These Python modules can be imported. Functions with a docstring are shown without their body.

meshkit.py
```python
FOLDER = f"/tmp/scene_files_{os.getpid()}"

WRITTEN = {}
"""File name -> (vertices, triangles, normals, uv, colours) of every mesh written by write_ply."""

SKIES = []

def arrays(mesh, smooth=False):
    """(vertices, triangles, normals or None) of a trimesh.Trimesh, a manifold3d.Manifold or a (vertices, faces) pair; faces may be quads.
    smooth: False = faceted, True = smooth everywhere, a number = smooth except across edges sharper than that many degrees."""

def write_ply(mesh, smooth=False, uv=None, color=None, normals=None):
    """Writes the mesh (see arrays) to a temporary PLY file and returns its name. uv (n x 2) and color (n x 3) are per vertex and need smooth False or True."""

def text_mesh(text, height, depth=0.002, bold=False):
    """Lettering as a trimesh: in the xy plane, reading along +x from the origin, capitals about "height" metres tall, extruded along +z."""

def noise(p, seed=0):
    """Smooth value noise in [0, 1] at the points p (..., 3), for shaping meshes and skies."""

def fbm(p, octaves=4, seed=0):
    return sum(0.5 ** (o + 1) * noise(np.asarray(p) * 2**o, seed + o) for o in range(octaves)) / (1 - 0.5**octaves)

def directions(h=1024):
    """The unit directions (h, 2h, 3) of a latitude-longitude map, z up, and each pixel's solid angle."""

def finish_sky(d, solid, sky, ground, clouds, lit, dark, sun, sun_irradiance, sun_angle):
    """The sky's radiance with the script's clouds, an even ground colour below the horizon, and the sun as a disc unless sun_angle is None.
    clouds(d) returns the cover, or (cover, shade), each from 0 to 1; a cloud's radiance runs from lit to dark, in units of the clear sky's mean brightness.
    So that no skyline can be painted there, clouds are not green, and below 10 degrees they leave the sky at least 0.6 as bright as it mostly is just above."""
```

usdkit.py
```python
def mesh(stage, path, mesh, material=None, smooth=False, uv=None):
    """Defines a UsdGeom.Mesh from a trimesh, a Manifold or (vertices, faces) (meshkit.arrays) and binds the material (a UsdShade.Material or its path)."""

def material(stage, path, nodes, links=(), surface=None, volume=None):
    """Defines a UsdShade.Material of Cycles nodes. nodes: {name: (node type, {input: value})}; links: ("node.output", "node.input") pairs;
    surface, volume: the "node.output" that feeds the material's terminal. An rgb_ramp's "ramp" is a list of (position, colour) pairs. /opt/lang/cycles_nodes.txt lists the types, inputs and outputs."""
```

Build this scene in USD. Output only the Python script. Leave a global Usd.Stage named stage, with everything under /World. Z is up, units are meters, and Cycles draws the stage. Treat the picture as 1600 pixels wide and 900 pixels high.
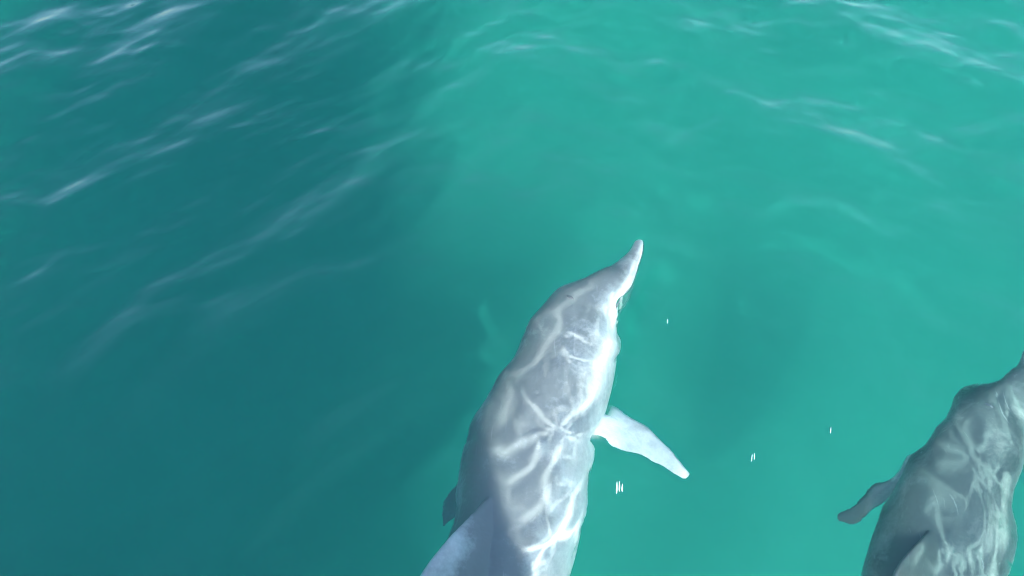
"""Two dolphins swimming just under the surface of a turquoise sea, seen from the bow rail of a boat whose shadow falls on the water."""
import math
import numpy as np
import trimesh
import manifold3d
from scipy.ndimage import gaussian_filter, gaussian_filter1d, maximum_filter
from scipy.spatial import cKDTree
import meshkit
import usdkit
from pxr import Usd, UsdGeom, UsdLux, UsdShade, Gf, Sdf, Vt

stage = Usd.Stage.CreateInMemory()
UsdGeom.SetStageUpAxis(stage, 'Z')
UsdGeom.Xform.Define(stage, '/World')

# ------------------------------------------------------------------ camera, sky, sun, exposure
HEIGHT, PITCH, FOCAL = 2.75, math.radians(55.0), 1537.0      # metres above the sea, downward tilt, focal length in 1600-wide pixels
EXPOSURE, SUN_POWER, SKY_POWER = 1.46, 0.82, 0.15
SUN_EL, SUN_AZ = math.radians(44.0), math.radians(180.0 - 7.0)  # azimuth from +y towards +x

fwd = np.array([0, math.cos(PITCH), -math.sin(PITCH)])
upv = np.array([0, math.sin(PITCH), math.cos(PITCH)])
rgt = np.array([1.0, 0, 0])
EYE = np.array([0, 0, HEIGHT])
cam = UsdGeom.Camera.Define(stage, '/World/camera')
cam.CreateHorizontalApertureAttr(36.0)
cam.CreateFocalLengthAttr(36.0 * FOCAL / 1600.0)
cam.CreateClippingRangeAttr(Gf.Vec2f(0.05, 5000))
cam.CreateExposureAttr(EXPOSURE)
cam.AddTransformOp().Set(Gf.Matrix4d(*rgt, 0, *upv, 0, *(-fwd), 0, *EYE, 1))

SUN = np.array([math.sin(SUN_AZ) * math.cos(SUN_EL), math.cos(SUN_AZ) * math.cos(SUN_EL), math.sin(SUN_EL)])
sky = UsdLux.DomeLight.Define(stage, '/World/sky')
sky.GetPrim().SetCustomDataByKey('kind', 'structure')
sky_mat = usdkit.material(stage, '/World/Looks/sky_air', {
    's': ('sky_texture', {'sky_type': 'single_scattering', 'sun_disc': False, 'aerosol_density': 0.6, 'ozone_density': 3.0, 'sun_elevation': SUN_EL, 'sun_rotation': math.atan2(SUN[0], SUN[1])}),
    'b': ('background_shader', {'strength': SKY_POWER})}, [('s.color', 'b.color')], surface='b.background')
UsdShade.MaterialBindingAPI.Apply(sky.GetPrim()).Bind(sky_mat)
sun = UsdLux.DistantLight.Define(stage, '/World/sun')
sun.CreateIntensityAttr(SUN_POWER)
sun.CreateAngleAttr(0.5)
sun.CreateNormalizeAttr(True)
sun.CreateColorAttr(Gf.Vec3f(1.0, 0.97, 0.92))
sun.AddTransformOp().Set(Gf.Matrix4d().SetRotate(Gf.Rotation(Gf.Vec3d(0, 0, 1), Gf.Vec3d(*SUN))))

# ------------------------------------------------------------------ helpers
N_WATER = 1.33


def ray(px, py):
    d = fwd + rgt * (px - 800) / FOCAL + upv * (450 - py) / FOCAL
    return d / np.linalg.norm(d)


def into_water(d):
    """Direction of a downward ray after it has entered level water."""
    t = np.array([d[0], d[1], 0]) / N_WATER
    return t - np.array([0, 0, math.sqrt(1 - t @ t)])


def surface(px, py):
    d = ray(px, py)
    return EYE + d * (-HEIGHT / d[2])


def at(px, py, depth):
    """The point at that depth which the pixel of the photograph shows through level water."""
    w, t = surface(px, py), into_water(ray(px, py))
    return w + t * (depth / -t[2])


SUN_IN = -into_water(-SUN)           # towards the sun, under water
USED = {}


def numbered(path):
    n = USED.get(path, 0)
    USED[path] = n + 1
    return path if n == 0 else f'{path}_{n:03d}'


def tag(prim, label=None, category=None, group=None, kind=None):
    for k, v in (('label', label), ('category', category), ('group', group), ('kind', kind)):
        if v:
            prim.SetCustomDataByKey(k, v)
    return prim


def thing(name, label, category, loc=(0, 0, 0), group=None):
    x = UsdGeom.Xform.Define(stage, numbered('/World/' + name))
    x.AddTranslateOp().Set(Gf.Vec3d(*map(float, loc)))
    tag(x.GetPrim(), label, category, group)
    return x


def part(parent, name, mesh, mat, smooth=30, loc=(0, 0, 0)):
    v, f, n = meshkit.arrays(mesh, False)
    path = numbered(f'{parent.GetPath()}/{name}')
    return usdkit.mesh(stage, path, (v - np.asarray(loc, float), f), mat, smooth=smooth)


def spline(points, n):
    """Catmull-Rom through the rows, n samples spread evenly over the rows."""
    p = np.asarray(points, float)
    q = np.vstack([2 * p[0] - p[1], p, 2 * p[-1] - p[-2]])
    u = np.linspace(0, len(p) - 1 - 1e-9, n)
    i = u.astype(int)
    t = (u - i)[:, None]
    a, b, c, d = q[i], q[i + 1], q[i + 2], q[i + 3]
    return 0.5 * (2 * b + (c - a) * t + (2 * a - 5 * b + 4 * c - d) * t**2 + (3 * b - a - 3 * c + d) * t**3)


def loft(rings):
    """A closed trimesh through rings (n x m x 3), capped by fans."""
    r = np.asarray(rings)
    n, m = r.shape[:2]
    v = np.vstack([r.reshape(-1, 3), r[0].mean(0), r[-1].mean(0)])
    f = []
    for i in range(n - 1):
        for j in range(m):
            a, b = i * m + j, i * m + (j + 1) % m
            f += [(a, b, b + m), (a, b + m, a + m)]
    for j in range(m):
        f.append((n * m, (j + 1) % m, j))
        f.append((n * m + 1, (n - 1) * m + j, (n - 1) * m + (j + 1) % m))
    t = trimesh.Trimesh(v, f, process=False)
    if t.volume < 0:
        t.invert()
    return t


def to_manifold(t):
    return manifold3d.Manifold(manifold3d.Mesh(np.asarray(t.vertices, np.float32), np.asarray(t.faces, np.uint32)))


def wing(le, te, thick, normal, n=22, m=20):
    """A flipper or fin: leading and trailing edge points, thickness at each, and the direction of its thickness."""
    e = spline(np.hstack([le, te, np.asarray(thick)[:, None]]), n)
    ang = np.linspace(0, 2 * np.pi, m, endpoint=False)
    x = 0.5 - 0.5 * np.cos(ang)                                   # 0 leading edge .. 1 trailing edge
    y = np.sin(ang) * (0.5 + 0.35 * np.cos(ang))                  # fuller towards the leading edge
    rings = [l + (t - l) * x[:, None] + np.outer(y * h, normal) for l, t, h in zip(e[:, :3], e[:, 3:6], np.maximum(e[:, 6], 0.004))]
    return loft(rings)


# ------------------------------------------------------------------ materials
def plain(name, color, rough=0.5, **kw):
    return usdkit.material(stage, '/World/Looks/' + name, {'p': ('principled_bsdf', {'base_color': color, 'roughness': rough, **kw})}, [], surface='p.BSDF')


# Sea water: refracting, except along added clear slits (a vertex value), which draw lines of direct sun below.
water_mat = usdkit.material(stage, '/World/Looks/sea_water', {
    'geo': ('geometry', {}),
    'n': ('noise_texture', {'scale': 26.0, 'detail': 3.0, 'roughness': 0.55}),
    'b': ('bump', {'strength': 0.03, 'distance': 0.02}),
    'light_slit': ('attribute', {'attribute': 'light_slit'}),
    'rest': ('invert', {'fac': 1.0}),
    't': ('transparent_bsdf', {}),
    'g': ('glass_bsdf', {'IOR': N_WATER, 'roughness': 0.0}),
    'sum': ('add_closure', {}),
    'v': ('absorption_volume', {'color': (0.0, 0.90, 0.862), 'density': 0.40})},
    [('geo.position', 'n.vector'), ('n.fac', 'b.height'), ('b.normal', 'g.normal'), ('light_slit.color', 't.color'), ('light_slit.color', 'rest.color'), ('rest.color', 'g.color'),
     ('t.BSDF', 'sum.closure1'), ('g.BSDF', 'sum.closure2')], surface='sum.closure', volume='v.volume')

bed_mat = usdkit.material(stage, '/World/Looks/water_tinted_sand', {  # its green tint also carries the light scattered in the water
    'geo': ('geometry', {}),
    'n': ('noise_texture', {'scale': 0.5, 'detail': 5.0, 'roughness': 0.6}),
    'r': ('rgb_ramp', {'ramp': [(0.25, (0.20, 0.277, 0.227)), (0.75, (0.255, 0.338, 0.277))]}),
    'p': ('diffuse_bsdf', {})},
    [('geo.position', 'n.vector'), ('n.fac', 'r.fac'), ('r.color', 'p.color')], surface='p.BSDF')


def skin(name, back, flank, belly):
    return usdkit.material(stage, '/World/Looks/' + name, {
        'a': ('attribute', {'attribute': 'countershade'}),
        'geo': ('texture_coordinate', {}),
        'n': ('noise_texture', {'scale': 9.0, 'detail': 5.0, 'roughness': 0.6}),
        'f': ('noise_texture', {'scale': 70.0, 'detail': 3.0, 'roughness': 0.6}),
        'm': ('map_range', {'from_min': 0.3, 'from_max': 0.7, 'to_min': -0.15, 'to_max': 0.15}),
        'm2': ('map_range', {'from_min': 0.3, 'from_max': 0.7, 'to_min': -0.04, 'to_max': 0.04}),
        'tilt': ('mapping', {'rotation': (0.3, 0.5, 0.9), 'scale': (70.0, 5.0, 30.0)}),
        'sc': ('noise_texture', {'scale': 1.0, 'detail': 1.0, 'roughness': 0.5}),
        'scar': ('map_range', {'from_min': 0.70, 'from_max': 0.78, 'to_min': 0.0, 'to_max': 0.22, 'clamp': True}),
        'worn': ('mix', {'color2': (0.62, 0.63, 0.64)}),
        's': ('math', {'math_type': 'add'}), 's2': ('math', {'math_type': 'add'}),
        'r': ('rgb_ramp', {'ramp': [(0.0, belly), (0.38, belly), (0.62, flank), (0.88, back), (1.0, tuple(0.92 * c for c in back))]}),
        'b': ('bump', {'strength': 0.12, 'distance': 0.01}),
        'p': ('principled_bsdf', {'roughness': 0.42, 'specular_ior_level': 0.3})},
        [('geo.object', 'n.vector'), ('geo.object', 'f.vector'), ('n.fac', 'm.value'), ('f.fac', 'm2.value'), ('a.fac', 's.value1'), ('m.result', 's.value2'),
         ('s.value', 's2.value1'), ('m2.result', 's2.value2'), ('s2.value', 'r.fac'), ('r.color', 'worn.color1'), ('scar.result', 'worn.fac'), ('sc.fac', 'scar.value'), ('tilt.vector', 'sc.vector'), ('geo.object', 'tilt.vector'), ('worn.color', 'p.base_color'), ('f.fac', 'b.height'), ('b.normal', 'p.normal')], surface='p.BSDF')


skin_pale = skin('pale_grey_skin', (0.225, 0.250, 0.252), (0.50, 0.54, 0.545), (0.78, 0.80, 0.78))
skin_dark = skin('murky_grey_skin', (0.12, 0.145, 0.142), (0.28, 0.29, 0.275), (0.56, 0.56, 0.51))  # grey skin with the murk of deeper water put into its tint
eye_mat = plain('eye_black', (0.012, 0.012, 0.014), 0.15)
crease_mat = plain('crease_dark', (0.13, 0.14, 0.16), 0.5)
drop_mat = usdkit.material(stage, '/World/Looks/droplet_water', {'p': ('principled_bsdf', {'base_color': (0.93, 0.97, 1.0), 'roughness': 0.12, 'transmission_weight': 0.6, 'ior': 1.33})}, [], surface='p.BSDF')

# ------------------------------------------------------------------ dolphins
def dolphin(name, label, outline, top, roll_deg, tail, flippers, fin_at, fin_size, mat, group, flank_eye, flipper_tone, fin_tone, snout, notches=()):
    """outline: rows of left x, left y, right x, right y in the photograph; top: depth of the back at each row."""
    o = np.asarray(outline, float)
    centre, half, ups = [], [], []
    for (lx, ly, rx, ry), d in zip(o, top):
        c0 = at((lx + rx) / 2, (ly + ry) / 2, d + 0.08)
        guess = 0.5 * np.linalg.norm(at(lx, ly, d + 0.08) - at(rx, ry, d + 0.08))
        z = d + 0.93 * guess
        centre.append(at((lx + rx) / 2, (ly + ry) / 2, z))
        half.append(0.5 * np.linalg.norm(at(lx, ly, z) - at(rx, ry, z)))
    centre, half = np.array(centre), np.array(half)
    back = centre[-1] - centre[-4]
    back /= np.linalg.norm(back)
    for dist, sink, r in tail:                                    # the rear of the animal goes on below and behind the frame
        centre = np.vstack([centre, centre[len(o) - 1] + back * dist + [0, 0, -sink]])
        half = np.append(half, r)
    rows = spline(np.column_stack([centre, half]), 150)
    rows = gaussian_filter1d(rows, 4.0, axis=0, mode='nearest')
    p, r = rows[:, :3], np.maximum(rows[:, 3], 0.008)
    r[:5] *= np.sqrt(1 - (1 - np.arange(1, 6) / 5.0) ** 2)
    tang = np.gradient(p, axis=0)
    tang /= np.linalg.norm(tang, axis=1)[:, None]                 # towards the tail
    side = np.cross(tang, [0, 0, 1.0])
    side /= np.linalg.norm(side, axis=1)[:, None]                 # towards the animal's left... resolved by the roll below
    vert = np.cross(side, tang)
    vert *= np.sign(vert[:, 2])[:, None]
    roll = math.radians(roll_deg)
    lean = np.where(side[:, :1] < 0, side, -side)                 # unit vector towards the picture's left
    up = vert * math.cos(roll) + lean * math.sin(roll)
    out = -lean * math.cos(roll) + vert * math.sin(roll)          # towards the picture's right
    ang = np.linspace(0, 2 * np.pi, 56, endpoint=False)
    u = np.linspace(0, 1, len(p))
    rings = []
    for k in range(len(p)):
        a, b = r[k], r[k] * (0.93 if u[k] < 0.75 else 0.93 + 0.5 * (u[k] - 0.75))
        flat = 1 - 0.32 / (1 + math.exp((u[k] - snout) / 0.008))      # the beak is flatter than the forehead behind it
        b *= flat
        cs, sn = np.cos(ang), np.sin(ang)
        ridge = 1 + 0.03 * np.maximum(sn, 0) ** 6
        rings.append(p[k] + np.outer(a * np.sign(cs) * np.abs(cs) ** 0.95, out[k]) + np.outer(b * np.sign(sn) * np.abs(sn) ** 0.95 * ridge, up[k]))
    body = to_manifold(loft(rings))
    # dorsal fin
    k = int(fin_at * (len(p) - 1))
    kb = min(k + 24, len(p) - 1)
    base, along = p[k] + up[k] * r[k] * 0.86, tang[k]
    high = up[k] * math.cos(0.42) - out[k] * math.sin(0.42)
    flat = np.cross(along, high)
    prof = [(-0.02, -0.05, 0.46), (0.035, 0.00, 0.40), (0.105, 0.055, 0.365), (0.17, 0.11, 0.335), (0.235, 0.16, 0.325), (0.285, 0.19, 0.335), (0.325, 0.205, 0.345)]
    le = [base + fin_size * (along * s0 + high * h * 0.85) for s0, h, s1 in prof]
    te = [base + fin_size * (along * s1 + high * h * 0.85) for s0, h, s1 in prof]
    body += to_manifold(wing(np.array(le), np.array(te), [0.075, 0.045, 0.03, 0.024, 0.018, 0.012, 0.006], flat))
    # flippers, by their edges in the photograph and their depths
    for edges in flippers:
        le = np.array([at(a, b, z) for a, b, c, d, z, h in edges])
        te = np.array([at(c, d, z) for a, b, c, d, z, h in edges])
        nrm = np.cross(le[-1] - le[0], te[1] - le[1])
        body += to_manifold(wing(le, te, [1.35 * h for *_, h in edges], nrm / np.linalg.norm(nrm)))
    # flukes
    e, tb, ot, uu = p[-1], tang[-1], out[-1], up[-1]
    for s in (-1, 1):
        prof = [(0.0, -0.20, 0.07), (0.06, -0.14, 0.075), (0.14, -0.06, 0.085), (0.21, 0.03, 0.11), (0.26, 0.11, 0.145), (0.285, 0.165, 0.17)]
        le = np.array([e + ot * s * w + tb * a for w, a, b in prof])
        te = np.array([e + ot * s * w + tb * b for w, a, b in prof])
        body += to_manifold(wing(le, te, [0.06, 0.04, 0.026, 0.02, 0.012, 0.006], uu))
    for px, py, z, rad in notches:                                # the fold between the jaw and the cheek
        body -= to_manifold(trimesh.creation.icosphere(3, rad).apply_translation(at(px, py, z)))
    mesh = body.refine_to_length(0.016).to_mesh()
    t = trimesh.Trimesh(mesh.vert_properties[:, :3], mesh.tri_verts, process=True)
    trimesh.smoothing.filter_taubin(t, lamb=0.5, nu=0.52, iterations=8)
    # natural countershading: grey cape along the back, paler flank, white belly
    v = np.asarray(t.vertices)
    near = np.argmin(((v[:, None, ::1] - p[None, ::3]) ** 2).sum(-1), 1) * 3
    q = v - p[near]
    h = (q * up[near]).sum(1) / np.maximum(r[near], 0.02)
    tone = np.clip(0.5 + 0.5 * h, 0, 1)
    sideways = (q * out[near]).sum(1) / np.maximum(r[near], 0.02)
    ease = lambda x, lo, hi: (lambda t: t * t * (3 - 2 * t))(np.clip((x - lo) / (hi - lo), 0, 1))
    f = ease(np.abs(sideways), 1.05, 1.45)
    tone = tone * (1 - f) + f * np.where(sideways < 0, 0.95, flipper_tone)      # the flipper on the left is set darker
    f = ease(h, 1.0, 1.6)
    tone = tone * (1 - f) + f * fin_tone
    root = thing(name, label, 'dolphin', p[60], group)
    loc = p[60]
    m = part(root, 'body', t, mat, smooth=True, loc=loc)
    UsdGeom.PrimvarsAPI(m).CreatePrimvar('countershade', Sdf.ValueTypeNames.FloatArray, 'vertex').Set(Vt.FloatArray.FromNumpy(tone.astype(np.float32)))
    # eyes behind the corner of the mouth, blowhole on the crown
    ke = int(flank_eye * (len(p) - 1))
    for s in (-1, 1):
        a = math.radians(-58)
        c = p[ke] + (out[ke] * s * math.cos(a) + up[ke] * 0.93 * math.sin(a)) * r[ke] * 0.985
        eb = trimesh.creation.icosphere(2, 0.011)
        eb.apply_translation(c)
        part(root, 'eye', eb, eye_mat, smooth=True, loc=loc)
    ring8 = np.linspace(0, 2 * np.pi, 8, endpoint=False)
    for s in (-1, 1):
        a = math.radians(-16)
        line = [p[k] + (out[k] * s * math.cos(a) * r[k] + up[k] * 0.93 * math.sin(a) * r[k] * (1 - 0.32 / (1 + math.exp((u[k] - snout) / 0.008)))) * 0.985 for k in range(3, ke - 1)]
        lip = [q + 0.0028 * (np.outer(np.cos(ring8), out[3]) + np.outer(np.sin(ring8), up[3])) for q in line]
        part(root, 'mouth', loft(lip), crease_mat, smooth=True, loc=loc)
    kb = ke + 3
    bh = trimesh.creation.icosphere(2, 1.0)
    fr = np.eye(4)
    fr[:3, 0], fr[:3, 1], fr[:3, 2], fr[:3, 3] = out[kb] * 0.016, tang[kb] * 0.006, up[kb] * 0.004, p[kb] + up[kb] * r[kb] * 0.955
    bh.apply_transform(fr)
    part(root, 'blowhole', bh, crease_mat, smooth=True, loc=loc)
    return t, (p, r)


GROUP = 'dolphins swimming below the bow'
FIRST = [(993, 369, 1007, 374), (987, 383, 1007, 389), (974, 399, 1003, 411), (959, 413, 995, 432), (936, 427, 986, 455), (906, 444, 972, 477),
         (866, 464, 973, 501), (840, 488, 968, 528), (817, 522, 964, 566), (802, 563, 955, 606), (778, 600, 945, 642), (752, 638, 936, 677),
         (729, 686, 926, 716), (717, 736, 916, 766), (712, 790, 911, 815), (703, 840, 898, 866), (686, 890, 880, 908)]
first_mesh, first_spine = dolphin(
    'dolphin', 'pale grey dolphin with bright rippled light on its back, half in the boat shadow', FIRST,
    [0.15, 0.15, 0.145, 0.14, 0.125, 0.115, 0.11, 0.105, 0.10, 0.10, 0.10, 0.10, 0.10, 0.105, 0.11, 0.115, 0.125], 27,
    [(0.16, 0.02, 0.165), (0.38, 0.06, 0.115), (0.60, 0.11, 0.070), (0.78, 0.15, 0.042), (0.90, 0.17, 0.026)],
    [[(900, 640, 895, 690, 0.28, 0.05), (943, 632, 932, 690, 0.27, 0.05), (968, 641, 955, 699, 0.26, 0.042), (995, 655, 985, 709, 0.25, 0.034), (1022, 674, 1013, 717, 0.24, 0.026), (1047, 702, 1036, 727, 0.235, 0.018),
      (1068, 728, 1058, 744, 0.23, 0.013), (1081, 745, 1074, 752, 0.23, 0.009)],
     [(785, 690, 785, 740, 0.42, 0.05), (755, 720, 752, 765, 0.48, 0.034), (728, 754, 724, 789, 0.54, 0.02), (706, 778, 702, 806, 0.58, 0.012), (690, 797, 689, 813, 0.60, 0.005)]],
    0.64, 1.3, skin_pale, GROUP, 0.275, 0.58, 0.66, 0.165, [(979, 477, 0.17, 0.036), (980, 477, 0.21, 0.040), (980, 478, 0.25, 0.040)])
SECOND = [(1622, 519, 1628, 522), (1607, 534, 1628, 544), (1593, 553, 1622, 566), (1584, 571, 1619, 589), (1566, 585, 1616, 614), (1529, 603, 1614, 648),
          (1486, 622, 1608, 682), (1455, 661, 1601, 717), (1425, 709, 1593, 753), (1398, 756, 1587, 796), (1376, 800, 1578, 840), (1366, 842, 1563, 880), (1352, 884, 1546, 918)]
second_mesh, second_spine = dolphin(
    'dolphin', 'darker dolphin swimming deeper, its snout cut off by the picture edge', SECOND,
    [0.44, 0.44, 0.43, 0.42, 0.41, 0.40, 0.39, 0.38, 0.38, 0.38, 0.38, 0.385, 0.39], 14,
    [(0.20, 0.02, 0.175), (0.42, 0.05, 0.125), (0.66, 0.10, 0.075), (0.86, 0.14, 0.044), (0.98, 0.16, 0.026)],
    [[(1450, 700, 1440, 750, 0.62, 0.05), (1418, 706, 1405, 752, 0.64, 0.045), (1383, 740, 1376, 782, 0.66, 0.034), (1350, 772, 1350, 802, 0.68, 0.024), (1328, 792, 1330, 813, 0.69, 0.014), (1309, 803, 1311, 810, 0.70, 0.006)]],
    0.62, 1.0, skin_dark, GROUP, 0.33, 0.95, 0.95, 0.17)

# ------------------------------------------------------------------ sea surface
def hit(mesh, px, py):
    """Depth at which the pixel's ray, bent into level water, meets the mesh (or None)."""
    o, d = surface(px, py), into_water(ray(px, py))
    tri = mesh.triangles
    e1, e2 = tri[:, 1] - tri[:, 0], tri[:, 2] - tri[:, 0]
    h = np.cross(d, e2)
    det = (e1 * h).sum(1)
    det = np.where(np.abs(det) < 1e-12, 1e-12, det)
    s = o - tri[:, 0]
    uu = (s * h).sum(1) / det
    q = np.cross(s, e1)
    vv = (q @ d) / det
    t = (e2 * q).sum(1) / det
    ok = (uu >= 0) & (vv >= 0) & (uu + vv <= 1) & (t > 0)
    return -(o + d * t[ok].min())[2] if ok.any() else None


# Low ridges with clear slits, added to draw lines of sun on the skin:
# the lines below are where the photograph shows bright lines, and each slit lies up-sun of that by the depth of the skin.
LIGHT_FIRST = [
    [(928, 430), (921, 447), (898, 467), (889, 480), (873, 490), (875, 508), (855, 530), (839, 561), (820, 576), (799, 586), (793, 600), (799, 620), (790, 653), (775, 678)],
    [(873, 512), (898, 523), (920, 533), (938, 541), (954, 528), (963, 508)], [(876, 533), (886, 555), (904, 564), (935, 566)],
    [(813, 607), (827, 630), (850, 657), (870, 665), (890, 680), (923, 683)], [(870, 665), (893, 640), (920, 617), (938, 590), (940, 540)],
    [(870, 665), (847, 677), (827, 690), (793, 710), (770, 727)], [(843, 683), (837, 710), (830, 733), (807, 750), (783, 765)],
    [(880, 690), (867, 717), (853, 743), (852, 777), (827, 797), (800, 809)], [(917, 740), (893, 773), (885, 800), (873, 830), (853, 853), (837, 883), (827, 900)],
    [(797, 847), (820, 853), (847, 850), (870, 833), (893, 830), (913, 827)], [(1002, 385), (985, 430), (972, 455), (965, 480)]]
LIGHT_SECOND = [
    [(1464, 745), (1467, 793), (1476, 838), (1484, 856), (1476, 896)], [(1520, 727), (1527, 762), (1537, 802), (1532, 838), (1512, 856), (1520, 896)],
    [(1516, 640), (1520, 680), (1516, 705), (1540, 725), (1548, 750), (1540, 790)], [(1570, 590), (1548, 630), (1556, 675), (1560, 700)],
    [(1464, 745), (1490, 720), (1516, 705)], [(1390, 850), (1420, 828), (1400, 815)]]
crests = []  # low ridges, and the clear slits that draw the sun lines
rng = np.random.default_rng(4)
for lines, mesh, d0, width, power in ((LIGHT_FIRST, first_mesh, 0.14, 0.0098, 0.30), (LIGHT_SECOND, second_mesh, 0.42, 0.0095, 0.5)):
    for line in lines:
        pts = []
        for a in line:
            d = hit(mesh, *a)
            d = d0 if d is None or d > 2.2 * d0 else max(d, 0.06)
            pts.append((*(at(*a, d) + SUN * (d / SUN[2]))[:2], d))
        k = 7 * len(pts)
        pts = spline(pts, k)
        vary = gaussian_filter1d(rng.normal(size=k + 40), 4)[20:-20]
        vary = vary / vary.std()
        pts[:, :2] += 0.0025 * gaussian_filter1d(rng.normal(size=(k, 2)), 2, axis=0) / 0.37
        ends = np.clip(np.minimum(np.arange(k), np.arange(k)[::-1]) / 5.0, 0.25, 1)
        crests.append((pts[:, :2], 0.02, power * 0.02**2 * 2.0 / pts[:, 2], width * np.clip(1 + 0.35 * vary, 0.55, 1.8) * (0.6 + 0.4 * ends), np.clip(1.05 + 0.2 * vary, 0.45, 1) * ends))
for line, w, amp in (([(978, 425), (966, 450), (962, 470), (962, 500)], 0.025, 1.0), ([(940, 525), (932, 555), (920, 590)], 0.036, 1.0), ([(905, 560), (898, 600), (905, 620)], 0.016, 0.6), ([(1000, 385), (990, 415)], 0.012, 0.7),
                     ([(905, 825), (905, 845)], 0.012, 0.8), ([(820, 850), (845, 858)], 0.013, 0.7)):  # flat clear patches, added to draw broad sunlit spots on the skin
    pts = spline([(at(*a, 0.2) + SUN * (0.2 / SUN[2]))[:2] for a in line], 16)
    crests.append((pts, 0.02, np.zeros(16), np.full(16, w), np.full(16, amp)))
for line, w, amp in (([(1520, 630), (1540, 650), (1545, 690)], 0.03, 0.55), ([(1575, 600), (1590, 640)], 0.02, 0.7), ([(1525, 760), (1535, 790), (1525, 830)], 0.022, 0.5), ([(1405, 835), (1400, 815)], 0.016, 0.7)):  # the same added clear patches over the deeper dolphin
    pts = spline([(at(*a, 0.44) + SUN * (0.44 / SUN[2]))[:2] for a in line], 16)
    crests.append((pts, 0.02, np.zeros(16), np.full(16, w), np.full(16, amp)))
# Longer crests of the open water, where the sky glances off
STREAKS = [
    [(212, 165), (240, 137), (268, 112)], [(138, 252), (180, 232), (218, 205)], [(130, 552), (200, 500), (278, 426)], [(58, 378), (100, 320), (140, 288)], [(0, 472), (60, 440), (112, 425)],
    [(300, 40), (350, 26), (430, 0)], [(335, 95), (380, 102), (425, 78)], [(30, 122), (90, 105), (152, 100)], [(270, 372), (330, 340), (425, 288)], [(480, 332), (560, 290), (642, 248)],
    [(985, 94), (1030, 116), (1088, 133)], [(1128, 12), (1165, 40), (1203, 70)], [(1212, 28), (1240, 45), (1275, 58)], [(1275, 80), (1310, 102), (1385, 113)], [(1388, 252), (1430, 283), (1505, 302)],
    [(1555, 288), (1610, 306)], [(700, 26), (760, 17), (825, 22)], [(840, 14), (895, 26)], [(715, 222), (768, 207)], [(1170, 185), (1230, 200), (1310, 196)], [(1250, 180), (1330, 235), (1400, 262)]]
# A few soft clear slits, added to draw faint shafts of sun on the bottom
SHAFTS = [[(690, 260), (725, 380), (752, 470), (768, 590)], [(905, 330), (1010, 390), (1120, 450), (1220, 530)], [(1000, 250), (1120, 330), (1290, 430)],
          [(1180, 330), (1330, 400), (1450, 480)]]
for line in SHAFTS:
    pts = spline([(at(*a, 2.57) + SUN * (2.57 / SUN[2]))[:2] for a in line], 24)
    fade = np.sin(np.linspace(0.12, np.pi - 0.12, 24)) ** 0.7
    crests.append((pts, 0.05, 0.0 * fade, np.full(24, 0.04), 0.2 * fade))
for line in STREAKS:
    pts = spline([surface(*a)[:2] for a in line], 24)
    fade = np.sin(np.linspace(0.12, np.pi - 0.12, 24)) ** 0.7
    crests.append((pts, 0.09, 0.006 * fade, np.full(24, 0.01), np.zeros(24)))


def axis(stops, steps, far):
    """Coordinates of a sheet: even between the stops, growing ever wider outside them."""
    mid = np.concatenate([np.arange(a, b - h / 2, h) for a, b, h in zip(stops[:-1], stops[1:], steps)] + [[stops[-1]]])
    grow = np.cumsum(steps[0] * 1.16 ** np.arange(1, 200))
    grow = grow[grow < far]
    return np.concatenate([stops[0] - grow[::-1], mid, stops[-1] + grow])


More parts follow.
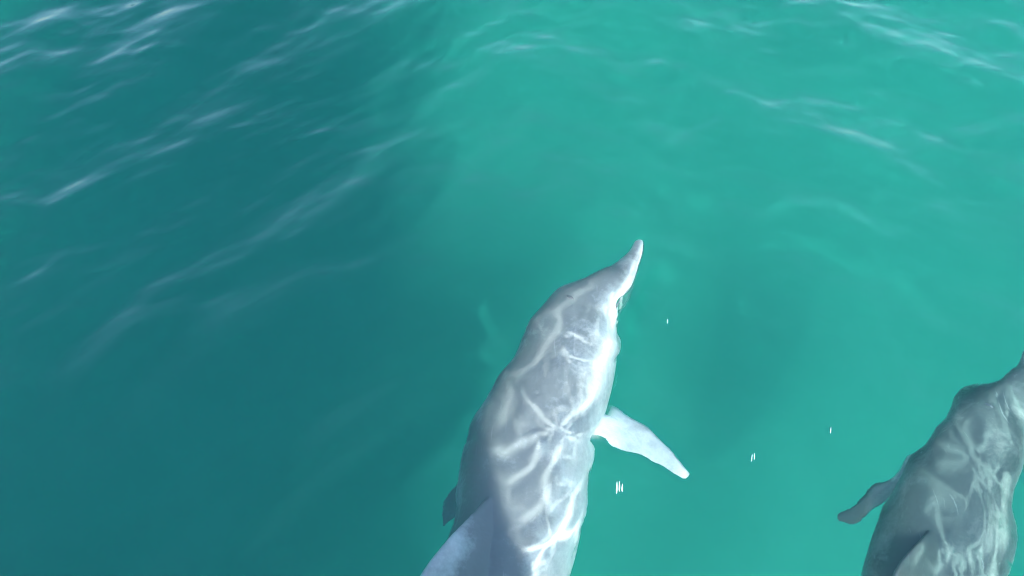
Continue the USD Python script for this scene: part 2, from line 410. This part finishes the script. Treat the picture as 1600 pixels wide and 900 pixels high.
xs, ys = axis((-2.75, -0.15, 0.50, 0.88, 1.85, 2.75), (0.009, 0.0032, 0.009, 0.0034, 0.009), 420), axis((0.50, 1.95, 3.85), (0.0036, 0.009), 420)
X, Y = np.meshgrid(xs, ys)


def ripple(angle, length, width, seed, octaves=2):
    """Long-crested ripples in [-1, 1]: crests run along the angle, length along and width across them."""
    c, s = math.cos(angle), math.sin(angle)
    wx = X + 0.10 * (meshkit.noise(np.stack([X / 0.6, Y / 0.6, 0 * X], -1), seed + 50) - 0.5)
    wy = Y + 0.10 * (meshkit.noise(np.stack([X / 0.6, Y / 0.6, 0 * X + 9], -1), seed + 51) - 0.5)
    return 2 * meshkit.fbm(np.stack([(wx * c + wy * s) / length, (-wx * s + wy * c) / width, 0 * X + seed], -1), octaves, seed) - 1


far_fade = 1 / (1 + (np.maximum(np.abs(X) - 3, 0) + np.maximum(np.abs(Y - 2.2) - 2.5, 0)) / 6.0)
leftness = 1 / (1 + np.exp((X + 0.15) / 0.22))
rough = np.clip(0.40 + 0.50 * (Y - 1.2), 0.4, 1.8)
Z = 0.020 * ripple(0.9, 1.6, 1.1, 3)
Z = Z + (np.clip(0.85 + 0.35 * (Y - 1.2), 0.85, 1.7) * leftness * 0.052 * ripple(math.radians(48), 0.75, 0.29, 11) + rough * (1 - leftness) * 0.029 * ripple(math.radians(-28), 0.75, 0.27, 23))
Z = Z + rough * (0.004 + 0.006 / (1 + np.exp((2.0 - Y) / 0.12))) * ripple(0.3, 0.18, 0.11, 31)
top = 1 / (1 + np.exp((1.75 - Y) / 0.15))
Z = Z + leftness * (0.35 + top) * 0.016 * ripple(math.radians(38), 0.42, 0.16, 71, 3) + (1 - leftness) * top * 0.013 * ripple(math.radians(-20), 0.40, 0.17, 83, 3)
# no face steeper than small wind ripples are
gy_, gx_ = np.gradient(Z, ys, xs)
steep = maximum_filter(np.hypot(gx_, gy_), 13)
Z = Z * gaussian_filter(np.minimum(1, 0.26 / np.maximum(steep, 1e-6)), 7)
ring, clear = np.zeros_like(X), np.zeros_like(X)
for pts, w, a, cw, ca in crests:
    lo, hi = pts.min(0) - 3.2 * max(w, cw.max()), pts.max(0) + 3.2 * max(w, cw.max())
    i0, i1, j0, j1 = np.searchsorted(ys, lo[1]), np.searchsorted(ys, hi[1]), np.searchsorted(xs, lo[0]), np.searchsorted(xs, hi[0])
    gx, gy = X[i0:i1, j0:j1], Y[i0:i1, j0:j1]
    best, amp, wid, see = np.full(gx.shape, 9.0), np.zeros(gx.shape), np.full(gx.shape, 0.01), np.zeros(gx.shape)
    for k in range(len(pts) - 1):
        d = pts[k + 1] - pts[k]
        t = np.clip(((gx - pts[k][0]) * d[0] + (gy - pts[k][1]) * d[1]) / max(d @ d, 1e-12), 0, 1)
        dist = np.hypot(gx - pts[k][0] - t * d[0], gy - pts[k][1] - t * d[1])
        use = dist < best
        best = np.where(use, dist, best)
        amp, wid, see = (np.where(use, q[k] + (q[k + 1] - q[k]) * t, old) for q, old in ((a, amp), (cw, wid), (ca, see)))
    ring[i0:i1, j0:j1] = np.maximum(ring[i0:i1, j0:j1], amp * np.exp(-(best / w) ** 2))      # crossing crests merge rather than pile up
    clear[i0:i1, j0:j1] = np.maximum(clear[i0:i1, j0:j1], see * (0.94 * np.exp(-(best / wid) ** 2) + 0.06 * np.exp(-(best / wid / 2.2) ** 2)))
calm = np.zeros_like(X)
for mesh in (first_mesh, second_mesh):
    c = mesh.vertices[::40, :2] + SUN_IN[:2] * 0.15
    box = (X > c[:, 0].min() - 0.5) & (X < c[:, 0].max() + 0.5) & (Y > c[:, 1].min() - 0.5) & (Y < c[:, 1].max() + 0.5)
    d = np.full(X.shape, 9.0)
    d[box] = cKDTree(c).query(np.stack([X[box], Y[box]], -1))[0]
    calm = np.maximum(calm, np.exp(-(d / 0.12) ** 2))
wobble = np.exp(-(((X - 1.35) / 0.45) ** 2 + ((Y - 1.45) / 0.6) ** 2))
Z = (Z * (1 - 0.6 * calm) + ring + 0.015 * wobble * ripple(1.2, 0.20, 0.125, 41) + 0.019 * calm * (1 - wobble) * ripple(0.5, 0.21, 0.14, 43)) * far_fade
# a finer net of added clear slits, drawing thin sun lines between the main ones
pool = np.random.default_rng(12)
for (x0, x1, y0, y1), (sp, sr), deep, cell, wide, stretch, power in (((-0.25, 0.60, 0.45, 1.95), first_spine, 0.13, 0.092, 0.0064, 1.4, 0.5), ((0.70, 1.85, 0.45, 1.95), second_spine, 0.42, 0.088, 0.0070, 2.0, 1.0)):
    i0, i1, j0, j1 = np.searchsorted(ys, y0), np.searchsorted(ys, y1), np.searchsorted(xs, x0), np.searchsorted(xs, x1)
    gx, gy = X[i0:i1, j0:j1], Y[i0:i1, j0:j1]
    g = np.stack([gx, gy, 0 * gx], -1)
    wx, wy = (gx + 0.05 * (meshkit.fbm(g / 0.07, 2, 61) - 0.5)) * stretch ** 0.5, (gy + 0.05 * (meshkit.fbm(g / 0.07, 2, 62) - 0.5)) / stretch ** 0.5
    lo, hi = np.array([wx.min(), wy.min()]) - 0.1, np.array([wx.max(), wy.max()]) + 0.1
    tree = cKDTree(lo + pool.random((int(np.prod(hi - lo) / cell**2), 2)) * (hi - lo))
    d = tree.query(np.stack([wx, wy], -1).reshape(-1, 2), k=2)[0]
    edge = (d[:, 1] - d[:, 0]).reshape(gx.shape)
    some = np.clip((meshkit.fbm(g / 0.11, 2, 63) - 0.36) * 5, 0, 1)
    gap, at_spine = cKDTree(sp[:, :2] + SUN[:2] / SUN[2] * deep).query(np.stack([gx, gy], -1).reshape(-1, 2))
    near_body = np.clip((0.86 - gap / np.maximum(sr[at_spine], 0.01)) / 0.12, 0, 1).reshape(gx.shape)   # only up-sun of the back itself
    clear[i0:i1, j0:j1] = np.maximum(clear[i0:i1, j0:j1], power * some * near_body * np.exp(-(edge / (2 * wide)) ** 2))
n, m = Z.shape
idx = np.arange((n - 1) * m).reshape(n - 1, m)[:, :-1]
quads = np.stack([idx, idx + 1, idx + m + 1, idx + m], -1).reshape(-1, 4)
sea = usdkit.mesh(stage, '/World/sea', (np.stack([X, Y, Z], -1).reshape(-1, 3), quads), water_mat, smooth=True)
UsdGeom.PrimvarsAPI(sea).CreatePrimvar('light_slit', Sdf.ValueTypeNames.FloatArray, 'vertex').Set(Vt.FloatArray.FromNumpy(clear.astype(np.float32).ravel()))
tag(sea.GetPrim(), kind='structure')

# ------------------------------------------------------------------ seabed
BED = 2.6
bx, by = axis((-5, 5), (0.1,), 430), axis((-4, 9), (0.1,), 430)
BX, BY = np.meshgrid(bx, by)
BZ = -BED + 0.16 * (meshkit.fbm(np.stack([BX / 1.7, BY / 1.7, 0 * BX], -1), 3, 5) - 0.5)
n, m = BZ.shape
idx = np.arange((n - 1) * m).reshape(n - 1, m)[:, :-1]
bed = usdkit.mesh(stage, '/World/seabed', (np.stack([BX, BY, BZ], -1).reshape(-1, 3), np.stack([idx, idx + 1, idx + m + 1, idx + m], -1).reshape(-1, 4)), bed_mat, smooth=True)
tag(bed.GetPrim(), kind='structure')

# ------------------------------------------------------------------ the boat whose bow carries the camera; an added, unseen screen shapes its shadow
WALL_Y = -0.45
EDGE = [(700, -40, 0), (680, 0, 0), (660, 100, 0), (650, 180, 0), (652, 300, 0), (672, 450, 0), (700, 560, 0.1), (748, 650, 0.1), (768, 720, 0.1), (785, 800, 0.1), (806, 855, 0.1), (835, 905, 0.1)]
prof = []
for px, py, d in EDGE:
    b = at(px, py, d) + SUN_IN * (d / SUN_IN[2])
    t = (WALL_Y - b[1]) / SUN[1]
    prof.append((b + SUN * t)[[0, 2]])
prof = spline(prof, 40)
white = plain('white_gelcoat', (0.78, 0.78, 0.76), 0.25)
navy = plain('navy_antifouling', (0.03, 0.05, 0.11), 0.5)
deck_mat = plain('grey_deck', (0.42, 0.42, 0.40), 0.7)
pane_mat = usdkit.material(stage, '/World/Looks/sun_filter_pane', {
    'f': ('fresnel', {'IOR': 1.5}), 't': ('transparent_bsdf', {'color': (0.84, 0.87, 0.85)}), 'g': ('glossy_bsdf', {'color': (1, 1, 1), 'roughness': 0.02}), 'm': ('mix_closure', {})},
    [('f.fac', 'm.fac'), ('t.BSDF', 'm.closure1'), ('g.BSDF', 'm.closure2')], surface='m.closure')
steel = plain('rail_steel', (0.6, 0.6, 0.6), 0.2, metallic=1.0)
CX = -1.55
boat = thing('boat', 'white motor boat with an added screen that shapes its shadow, outside the picture behind the camera', 'boat', (CX, -3.5, 0))
bl = (CX, -3.5, 0)
# hull: rings from stem to transom
rings = []
for k, s in enumerate(np.linspace(0, 1, 26)):
    y = -0.75 - 8.0 * s
    half = 1.66 * (0.93 + 0.07 * min(1, s * 3.0) ** 0.6)           # a blunt bow, widened to block low sun
    keel = -0.62 * min(1, 0.25 + s * 2.0)
    deck_z = 1.02 - 0.18 * s
    sec = [(-half, deck_z), (-half * 0.97, 0.45), (-half * 0.86, -0.05), (-half * 0.5, keel * 0.7), (0, keel), (half * 0.5, keel * 0.7), (half * 0.86, -0.05), (half * 0.97, 0.45), (half, deck_z)]
    sec += [(half * q, deck_z + 0.03 * (1 - q * q)) for q in (0.5, 0, -0.5)]
    rings.append([(CX + a, y, b) for a, b in sec])
part(boat, 'hull', loft(rings), white, loc=bl)
dk = trimesh.creation.box([2.7, 6.4, 0.04])
dk.apply_translation([CX, -5.3, 1.0])
part(boat, 'deck', dk, deck_mat, loc=bl)
# added screen: its side profile is shaped to the wanted shadow edge
outline = np.vstack([[prof[0] + [0.05, 0.8]], prof, [prof[-1] + [0.0, -0.80]]])
inner = -2.95
poly = np.vstack([outline, [[inner, outline[-1, 1]], [inner, outline[0, 1]]]])
from shapely.geometry import Polygon, box as rect
openings = [rect(x0, 2.35, x1, 4.15) for x0, x1 in ((-2.80, -1.98), (-1.90, -1.12), (-1.04, -0.30))]
front = Polygon(poly).buffer(0)
for q in openings:
    front = front.difference(q)
wh = trimesh.creation.extrude_polygon(front, 0.14, engine='earcut')
wh.apply_transform(np.array([[1, 0, 0, 0], [0, 0, -1, WALL_Y], [0, 1, 0, 0], [0, 0, 0, 1.0]]))
part(boat, 'shade_screen', wh, white, loc=bl)
for q in openings:                                                   # added panes that let about half of the sun into the shadow
    x0, z0, x1, z1 = q.bounds
    g = trimesh.creation.box([x1 - x0 - 0.004, 0.012, z1 - z0 - 0.004])
    g.apply_translation([(x0 + x1) / 2, WALL_Y - 0.07, (z0 + z1) / 2])
    part(boat, 'window', g, pane_mat, loc=bl)
for sx in (-1, 1):
    pts = [(CX + sx * 1.3, -3.9, 1.75), (CX + sx * 1.45, -6.0, 1.72), (CX + sx * 1.45, -8.5, 1.68)]
    for a, b in zip(pts[:-1], pts[1:]):
        part(boat, 'rail', trimesh.creation.cylinder(0.016, segment=[a, b], sections=10), steel, loc=bl)
    for q in pts:
        part(boat, 'stanchion', trimesh.creation.cylinder(0.014, segment=[(q[0], q[1], 0.95), q], sections=10), steel, loc=bl)

# ------------------------------------------------------------------ spray droplets in the air over the water
DROPS = [(968, 762, 22, 3, 'brightest white splash of spray, beside the rear flank of the pale dolphin'), (1177, 715, 14, 2, 'white spray droplet over the water between the two dolphins'),
         (1298, 672, 11, 1, 'thin spray droplet above the flipper of the darker dolphin'), (1043, 502, 8, 1, 'tiny spray droplet beside the head of the pale dolphin')]
for px, py, length, strands, label in DROPS:
    d = ray(px, py)
    c = EYE + d * ((0.25 - HEIGHT) / d[2])                            # a hand above the water
    px_m = np.linalg.norm(c - EYE) / FOCAL
    bits = []
    for q in range(strands):                                          # thin threads of water flung up by the bow
        s = trimesh.creation.icosphere(2, 1.0)
        v = s.vertices.copy()
        v[:, :2] *= (1 - 0.5 * np.clip(v[:, 2:], -0.2, 1))
        v *= np.array([1.1 if length > 20 else 0.6, 1.1 if length > 20 else 0.6, length * (0.5 - 0.08 * q)]) * px_m
        s.vertices = v
        s.apply_transform(trimesh.transformations.rotation_matrix(-0.5 * math.pi + 0.9, [1, 0, 0]))
        s.apply_translation([(q - (strands - 1) / 2) * 4.2 * px_m, 0.004 * (q % 2), 0])
        bits.append(s)
    x = usdkit.mesh(stage, numbered('/World/spray_droplet'), trimesh.util.concatenate(bits), drop_mat, smooth=True)
    x.AddTranslateOp().Set(Gf.Vec3d(*c))
    tag(x.GetPrim(), label, 'droplet', 'spray droplets over the water')
